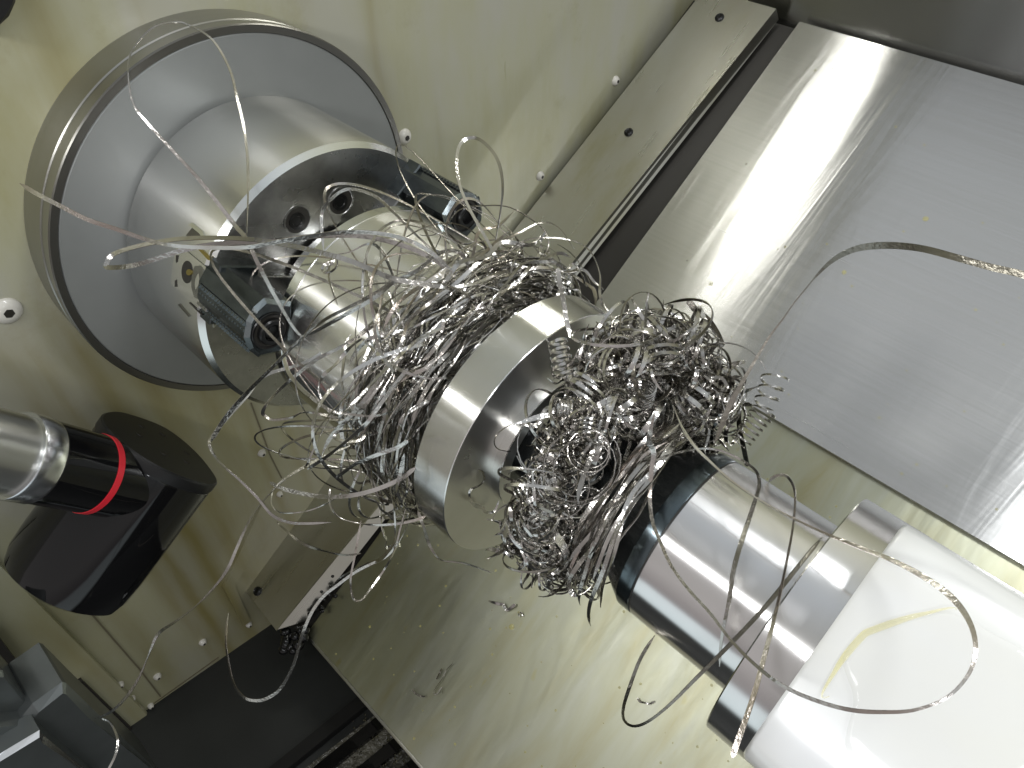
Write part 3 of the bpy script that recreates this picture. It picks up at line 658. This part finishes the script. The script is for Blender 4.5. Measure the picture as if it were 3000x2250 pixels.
strand([(1500, 290), (1400, 330), (1298, 380), (1200, 440), (1130, 510), (1080, 570), (1040, 640), (1000, 730), (960, 820), (900, 900), (820, 980), (740, 1040), (670, 1090), (640, 1150), (620, 1200), (590, 1270), (540, 1350), (470, 1420), (400, 1450)], [.15, .15, .1, .05, 0, -.05], [.003, .005, .002, .004, .005, .0015, .006, .0015, .006, .003], 'longest chip, reaching from the nest down to the turret at the lower left', conv=z5, twist=.35)
strand([(430, 1450), (460, 1462), (485, 1500), (498, 1550), (485, 1610), (455, 1670)], [-.05, -.05], .004, 'short curved chip dangling in front of the turret block', conv=z5)
strand([(860, 1120), (760, 1230), (690, 1280)], [.25, .25], .0015, 'hair thin chip crossing below the lower jaw', conv=z2)
strand([(690, 1510), (682, 1490), (700, 1450), (760, 1380), (860, 1290), (980, 1200), (1080, 1150), (1200, 1080), (1330, 980)], [.2, .22, .22, .2], .005, 'bright chip bending to a hook below the lower jaw', conv=z2, twist=.3)
strand([(690, 1500), (730, 1530), (830, 1520), (900, 1490), (1000, 1500), (1100, 1520), (1250, 1500)], [.2, .18], .0035, 'dark chip running level below the hooked one', conv=z2, mat='swarf_dark')
strand([(790, 1170), (820, 1270), (880, 1350), (960, 1420), (1050, 1480), (1150, 1500), (1280, 1510), (1400, 1480)], [.22, .24, .2], [.006, .006, .003, .003], 'dull grey ribbon curving from the lower jaw under the hub', conv=z2, twist=.2)
strand([(330, 195), (400, 230), (500, 255), (600, 270), (700, 270), (800, 255), (900, 225), (1000, 180), (1080, 120)], [.12, .15, .15, .15], .006, 'pale flat ribbon lying level below the left nest', conv=z6, twist=.15, face=.1)
strand([(640, 230), (640, 310), (680, 370), (760, 400), (860, 415), (980, 410), (1080, 390), (1130, 370)], [.12, .1, .1], .0038, 'dark chip sagging in a shallow curve under the left nest', conv=z6, mat='swarf_warm')
strand([(800, 390), (770, 560), (745, 700), (760, 790), (800, 800), (850, 740), (920, 640), (980, 530), (1030, 430), (1060, 330)], [.05, .0, .0, .1], .0030, 'narrow V shaped chip loop in front of the lower bed cover', conv=z6, mat='swarf_warm')
strand([(1020, 50), (1000, 150), (972, 270), (970, 330), (975, 430), (965, 510), (900, 590), (840, 612), (700, 680), (640, 750)], [.2, .15, .1, 0, -.1], [.005, .005, .003, .003, .007, .003, .002], 'chip falling straight down beside the disc edge with a bright fold', conv=z6)
strand([(370, 400), (400, 430), (500, 510), (620, 550), (720, 570), (800, 560)], [.05, .05], [.0015, .005, .002], 'thin chip curving above the shiny end of the stainless strip', conv=z6, mat='swarf_dark')
strand([(1090, 340), (1120, 430), (1150, 520), (1190, 580), (1230, 600), (1320, 610), (1400, 635), (1470, 660)], [.05, 0, -.05], [.005, .005, .0015, .003, .0015], 'chip bending off toward the bed cover under the disc', conv=z6, mat='swarf_dark')
strand([(350, 230), (340, 300), (370, 345), (430, 355), (540, 340), (650, 290), (700, 250)], [.1, .12], .0016, 'hair thin chip bow under the pale flat ribbon', conv=z6)
strand([(380, 690), (450, 760), (550, 850), (650, 910), (760, 950), (870, 970), (970, 965)], [.24, .25, .24], [.003, .006, .003, .002], 'bright chip crossing the front of the left nest to the disc', conv=z3, twist=.2)
strand([(100, 1120), (80, 1040), (110, 950), (200, 870), (290, 760), (380, 690)], [.22, .25], .005, 'curved ribbon on the left flank of the left nest', conv=z3)
strand([(0, 670), (150, 590), (330, 490), (480, 400), (600, 300), (760, 220), (900, 110), (1000, 80), (1080, 110), (1120, 200)], [.27, .27, .25, .2], .0055, 'pale ribbon running up across the hub into the left nest', conv=z3, twist=.2)
strand([(-300, 1020), (-180, 880), (-60, 760), (0, 670)], [.27, .27], .0055, 'pale ribbon running down left past the lower jaw', conv=z3, twist=.2) if 0 else None
strand([(400, 1650), (480, 1520), (600, 1380), (720, 1260), (860, 1120), (1000, 1000), (1150, 920), (1300, 840), (1420, 760)], [.28, .28, .27, .24], [.0065, .006, .004, .005, .006], 'long straight ribbon running down left past the lower jaw', conv=z2, twist=.15) 
strand([(0, 1600), (150, 1500), (300, 1380), (420, 1270), (520, 1130), (640, 970), (700, 900)], [.2, .24, .24], .0052, 'ribbon rising steeply through the lower half of the left nest', conv=z3, twist=.2)
strand([(200, 1659), (340, 1560), (480, 1500), (620, 1450), (700, 1400)], [.2, .22], .0055, 'pale ribbon fanning out at the foot of the left nest', conv=z3, twist=.2)
strand([(260, 1400), (200, 1390), (195, 1350), (260, 1330), (340, 1335), (400, 1360), (360, 1400), (260, 1410)], [.2, .2], .004, 'small closed chip ring at the lower left of the left nest', conv=z3)
strand([(130, 130), (200, 110), (300, 90), (400, 40), (470, 40), (530, 100), (570, 190), (600, 260)], [.25, .25], [.0015, .0015, .002, .006, .007, .005], 'chip with a wide bright bend in front of the hub', conv=z3, twist=.2)
strand([(150, 230), (140, 200), (190, 150), (120, 180), (105, 220), (150, 235), (205, 190), (200, 130), (160, 150), (150, 260), (170, 340), (210, 460)], [.26, .26], .0035, 'knotted small chip hanging in front of the hub', conv=z3)
strand([(920, 650), (970, 680), (990, 750), (950, 810), (870, 850), (830, 890), (840, 970), (880, 1030), (970, 1060), (1010, 1110), (1100, 1100), (1150, 980)], [-.456], [.005, .006, .003, .003, .006, .004, .003], 'squiggly chip stuck on the face of the big disc', conv=z9, plane=0, twist=.6)
strand([(1300, 150), (1180, 220), (1115, 290), (1100, 370), (1150, 430), (1280, 455)], [-.44], .0013, 'hair thin loop in front of the boss on the disc face', conv=z9, plane=0, mat='swarf_dark')
strand([(1020, 130), (1060, 180), (1120, 230), (1160, 290), (1190, 360)], [.05, .02], .009, 'broad dark chip sticking out at the upper right of the right nest', conv=z4, mat='swarf_dark', twist=.1, face=.2)
strand([(920, 220), (1000, 250), (1060, 290), (1100, 340)], [.1, .06], .008, 'dark chip beside the broad one at the upper right of the nest', conv=z4, mat='swarf_dark', twist=.1, face=.2)
strand([(1130, 460), (1190, 460), (1250, 440), (1300, 430)], [.05, .05], .006, 'pale flat chip tip sticking out right of the nest', conv=z4, twist=.2)
strand([(1270, 640), (1270, 740), (1290, 840), (1310, 940)], [.0, -.05], .007, 'dark flat chip hanging down behind the live centre', conv=z4, mat='swarf_dark', twist=.15)
strand([(320, 1340), (350, 1400), (400, 1430), (450, 1435)], [.05, .05], .004, 'dark curved chip at the bottom of the right nest', conv=z4, mat='swarf_dark')
strand([(560, 1330), (480, 1430), (445, 1490), (450, 1550), (490, 1565), (560, 1520), (640, 1440)], [.12, .1, .1], .0055, 'wide loop of chip hanging below the right nest beside the cone', conv=z4)

# --- helical springs at the right of the nest
def helix_pts(A, B, r, turns, n=None, grow=0.0, ph=0.0):
    A, B = np.array(A), np.array(B); d = B-A; L = np.linalg.norm(d); d = d/L
    u = np.cross(d, (0.3, .5, .8)); u /= np.linalg.norm(u); v = np.cross(d, u); n = n or int(18*turns)+6
    t = np.linspace(0, 1, n); a = ph+2*math.pi*turns*t; rr = r*(1+grow*t)
    rad = np.cos(a)[:, None]*u+np.sin(a)[:, None]*v
    return A+d*L*t[:, None]+rad*rr[:, None], rad
for (p, q, zr, r, tn, w, lb) in [((2165, 1300), (2245, 1195), .10, .012, 7.5, .0018, 'tight coil spring shaped chip right of the live centre'),
                          ((2238, 1190), (2272, 1100), .10, .013, 3, .0024, 'open springy coil chip rising at the far right of the nest'),
                          ((2080, 1150), (2170, 1185), .10, .018, 4, .002, 'ring coil chip on the right flank of the nest'),
                          ((1630, 990), (1655, 1110), .19, .012, 5, .004, 'crinkled coil chip against the disc face')]:
    Q, rad = helix_pts(AZ(*p, zr), AZ(*q, zr), r, tn, grow=.25); mb = MB(); ribbon(mb, Q, w, .0008, rad, .04)
    tag(mb.build('coiled_chip', 'swarf_steel', None, angle=50, fix=False), lb, 'metal chip')

# --- nests
def polar(x, r, a): return np.array((x, r*math.sin(a), r*math.cos(a)))   # a from +z toward +y
def wrap_strand(mb, x0, r0, a0, da, w, dr=0.0, dx=0.0, wob=.01, n=70):
    t = np.linspace(0, 1, n); a = a0+da*t
    r = r0+dr*t+wavenoise(n, 3, wob); x = x0+dx*t+wavenoise(n, 3, wob*.9)
    if x0 < -.5: x = np.clip(x, -.70, -.550-np.clip(r-.195, 0, 1)*.35)
    P = np.stack([x, r*np.sin(a), r*np.cos(a)], 1)
    rad = np.stack([np.zeros(n), np.sin(a), np.cos(a)], 1); xd = np.array((1.0, 0, 0))
    b = rng.uniform(-1.2, 1.2)+wavenoise(n, 2, .5)
    N = rad*np.cos(b)[:, None]+xd*np.sin(b)[:, None]
    ribbon(mb, P, w, .0009, N, .08)
NL_I, NR_I = 105, 170
def left_params(outer):
    x = rng.uniform(-.655, -.56); hi = np.interp(x, [-.66, -.62, -.55], [.200, .225, .215])
    r = rng.uniform(.125, .19) if not outer else rng.uniform(.175, hi)
    return x, r
stuffL = MB()
for k in range(270):
    x, r = left_params(rng.random() < .45)
    wrap_strand(stuffL, x, r, rng.uniform(-math.pi, math.pi), rng.uniform(.8, 3.2)*random.choice((-1, 1)), rng.uniform(.0022, .0055), rng.normal(0, .018), rng.normal(0, .03), .005)
for k in range(110):      # small tight curls deep in the left nest
    x, r = left_params(True); a = rng.uniform(-.4, 1.5); c_ = polar(x, r*.95, a)
    d = rng.normal(size=3); d /= np.linalg.norm(d); rr = rng.uniform(.006, .016)
    Q, rad = helix_pts(c_, c_+d*rr*rng.uniform(1, 3), rr, rng.uniform(1, 2.6)); ribbon(stuffL, Q, rng.uniform(.002, .005), .0008, rad, .1)
tag(stuffL.build('chip_nest', 'swarf_steel', None, angle=50, fix=False), 'dense core of long stringy chips wound round the shaft left of the disc', 'swarf nest', kind='stuff')
for k in range(NL_I):
    mb = MB(); x, r = left_params(True); a0 = rng.uniform(-1.6, 1.4)
    wrap_strand(mb, x, r+rng.uniform(0, .02), a0, rng.uniform(.4, 1.6)*random.choice((-1, 1)), rng.uniform(.003, .006), rng.normal(0, .035), rng.normal(0, .07), .010, 46)
    tag(mb.build('ribbon_chip', random.choice(['swarf_steel', 'swarf_steel', 'swarf_warm']), None, angle=50, fix=False), 'stringy ribbon chip wound among its like round the shaft left of the disc', 'metal chip', 'stringy ribbon chips of the nest left of the disc')
# loose stringy arcs bulging out of the left nest
for k in range(27):
    mb = MB(); x = rng.uniform(-.68, -.58); a0 = rng.uniform(-1.8, 1.3); n = 60; t = np.linspace(0, 1, n); da = rng.uniform(.6, 1.7)*random.choice((-1, 1))
    bul = rng.uniform(.01, .11); a = a0+da*t; r = .20+bul*np.sin(math.pi*t)+wavenoise(n, 2, .012); xx = np.minimum(x+rng.normal(-.05, .07)*np.sin(math.pi*t)*1.3+wavenoise(n, 2, .015), -.555-np.clip(r-.2, 0, 1)*.5)
    P = np.stack([xx, r*np.sin(a), r*np.cos(a)], 1); rad = np.stack([np.zeros(n), np.sin(a), np.cos(a)], 1); b = rng.uniform(-1, 1)+wavenoise(n, 2, .6)
    N = rad*np.cos(b)[:, None]+np.array((1., 0, 0))*np.sin(b)[:, None]; ribbon(mb, P, rng.uniform(.0015, .005), .0008, N, .06)
    tag(mb.build('ribbon_chip', random.choice(['swarf_steel', 'swarf_warm', 'swarf_dark']), None, angle=50, fix=False), 'loose stringy chip bulging out of the nest left of the disc', 'metal chip', 'loose stringy chips round the nest left of the disc')

RP = ([-180, -110, -75, -35, 0, 20, 40, 65, 90, 130, 180], [.13, .14, .165, .215, .25, .285, .295, .25, .20, .15, .13])
def right_center(outer):
    while True:
        x = rng.uniform(-.415, -.255); a = rng.uniform(-2.0, 2.0) if outer else rng.uniform(-2.6, 2.6)
        R_ = np.interp(math.degrees(a), *RP)*np.interp(x, [-.43, -.39, -.34, -.27, -.25], [.72, .9, 1.0, .9, .8])-.015
        lo = .08
        r = R_-abs(rng.normal(0, .018)) if outer else lo+(R_-lo)*math.sqrt(rng.random())
        # keep the disc face visible on the lower left and the cone clear
        if x < -.368 and a < .45: continue
        if x < -.40 and r > .2: continue
        if x > -.305 and a < .75: continue
        if x > -.275 and r < .16: continue
        return x, r, a
def curl(mb, outer, big=False):
    x, r, a = right_center(outer); c_ = polar(x, r, a)
    d = rng.normal(size=3); d /= np.linalg.norm(d)
    typ = rng.random(); w = rng.uniform(.003, .0072)*(.8 if outer else 1)
    if typ < (.66 if outer else .5):      # loose spiral loop
        rr = rng.uniform(.010, .030)*(1.3 if big else 1); Q, rad = helix_pts(c_-d*.006, c_+d*rng.uniform(.006, .03), rr, rng.uniform(.7, 2.2), n=36, grow=rng.uniform(-.5, .7), ph=rng.uniform(0, 6))
    elif typ < .76:    # tight coil
        rr = rng.uniform(.006, .013); Q, rad = helix_pts(c_, c_+d*rng.uniform(.012, .05), rr, rng.uniform(2, 5.5), ph=rng.uniform(0, 6)); w *= .6
    else:             # open wavy ribbon
        n = 30; e = np.cross(d, rng.normal(size=3)); e /= np.linalg.norm(e); L = rng.uniform(.04, .12); t = np.linspace(-.5, .5, n)
        Q = c_+d*(L*t)[:, None]+e*(wavenoise(n, 3, .010))[:, None]+np.cross(d, e)*(L*.5*(t**2)*rng.uniform(.5, 2))[:, None]; f = np.cross(d, e)
        an = wavenoise(n, 2, .7); rad = f*np.cos(an)[:, None]+e*np.sin(an)[:, None]
    ribbon(mb, Q, w, .0010, rad, .08)
stuffR = MB()
for k in range(560): curl(stuffR, False)
for k in range(190): curl(stuffR, True)
tag(stuffR.build('curl_nest', 'swarf_curl', None, angle=50, fix=False), 'dense heap of small curled chips round the live centre right of the disc', 'swarf nest', kind='stuff')
for k in range(NR_I):
    mb = MB(); curl(mb, True, True)
    tag(mb.build('curled_chip', random.choice(['swarf_steel', 'swarf_curl', 'swarf_curl', 'swarf_dark']), None, angle=50, fix=False), 'small curled chip on the outside of the heap right of the disc', 'metal chip', 'small curled chips of the heap right of the disc')
# ribbons wound round the cone
for k in range(26):
    mb = MB(); x = rng.uniform(-.288, -.256); r = .158+rng.uniform(-.014, .012)-(x+.29)*.2
    wrap_strand(mb, x, r, math.radians(rng.uniform(20, 58)), -math.radians(rng.uniform(70, 118)), rng.uniform(.0035, .0062), rng.normal(-.010, .01), rng.normal(.0, .012), .004, 60)
    tag(mb.build('wound_chip', random.choice(['swarf_steel', 'swarf_warm']), None, angle=50, fix=False), 'ribbon chip wound tightly in a bundle round the black cone', 'metal chip', 'ribbon chips wound in a bundle round the black cone')

# --- small bits lying on the sheets
def bit(pts, z, w, lb, mat='swarf_steel', conv=z6): return strand(pts, [z, z], w, lb, mat, name='chip_fragment', conv=conv, twist=.5)
bit([(1450, 805), (1500, 818), (1525, 822), (1545, 850), (1590, 820)], ZL+.012, .008, 'bright zigzag chip fragment lying on the lower bed cover')
bit([(1610, 885), (1605, 868), (1620, 865), (1625, 880)], ZL+.008, .004, 'tiny curled fragment right of the zigzag one')
bit([(1060, 1255), (1075, 1275), (1100, 1290), (1128, 1293)], ZL+.008, .004, 'dark curved fragment near the lower edge of the bed cover', 'swarf_dark')
bit([(1212, 1150), (1195, 1185), (1185, 1205)], ZL+.008, .004, 'dark straight fragment in an oil patch on the bed cover', 'swarf_dark')
bit([(1270, 1120), (1235, 1160), (1210, 1210), (1180, 1250), (1172, 1278), (1190, 1278), (1212, 1245), (1215, 1278)], ZL+.008, .0018, 'thin bright hairpin fragment on the bed cover')
bit([(265, 1335), (275, 1352), (300, 1358), (320, 1362), (342, 1350)], ZL+.01, .004, 'crinkled fragment on the cover inside the hooked chip', conv=z7)
# oil film outline on the tailstock
def blob(pts, z, name, lab):
    P = catmull([AZ(u, v, z)[:2] for u, v in pts], 8); n = len(P); c_ = sum(P)/n
    m = MB(); vs = []
    for s_, h in ((1.0, 0), (.985, .0022), (.93, .0035), (.3, .0030)):
        vs += [(c_[0]+(p[0]-c_[0])*s_, c_[1]+(p[1]-c_[1])*s_, z+h) for p in P]
    fs = [(k*n+i, k*n+(i+1) % n, (k+1)*n+(i+1) % n, (k+1)*n+i) for k in range(3) for i in range(n)]+[tuple(3*n+i for i in range(n))]
    tag(m.add(vs, fs).build(name, 'oil', None, angle=60), lab, 'oil puddle')
blob([(2470, 1925), (2550, 1840), (2680, 1800), (2800, 1800), (2900, 1850), (3050, 1950), (3100, 2150), (2950, 2330), (2600, 2330), (2480, 2200), (2500, 2050)], .2025, 'oil_puddle', 'broad clear oil puddle on the white tailstock top')

P_ = catmull([AZ(u, v, .2028)[:2] for u, v in [(2430, 2040), (2450, 1960), (2520, 1870), (2560, 1845), (2700, 1800), (2790, 1800)]], 8)[:-8]
pud = bpy.data.objects['oil_puddle']; mb = MB(); P_ = np.array([(p[0], p[1], .2030) for p in P_[:41]])
ribbon(mb, P_, .006, .0008, np.tile(np.array((0, 0, 1.)), (len(P_), 1)), .3)
mb.build('rim', 'oil_yellow', pud, angle=60)

# fine oil drops and specks on the bed cover
dr = MB()
for k in range(260):
    x, y = rng.uniform(-1.05, .2), rng.uniform(-.86, .30); q = rng.uniform(.0012, .0035)*(2.2 if rng.random() < .08 else 1); zt = ZL+.0002
    if k > 200: x, y, zt = rng.uniform(-.9, .2), rng.uniform(.40, 1.3), ZB+.0002; 
    dr.lathe([(zt, q), (zt+q*.30, q*.8), (zt+q*.42, q*.3)], 10, (x, y, 0), axis=2)
tag(dr.build('oil_drops', 'oil_yellow', None, angle=60), 'fine oil drops scattered over the stainless bed cover', 'oil drops', kind='stuff')
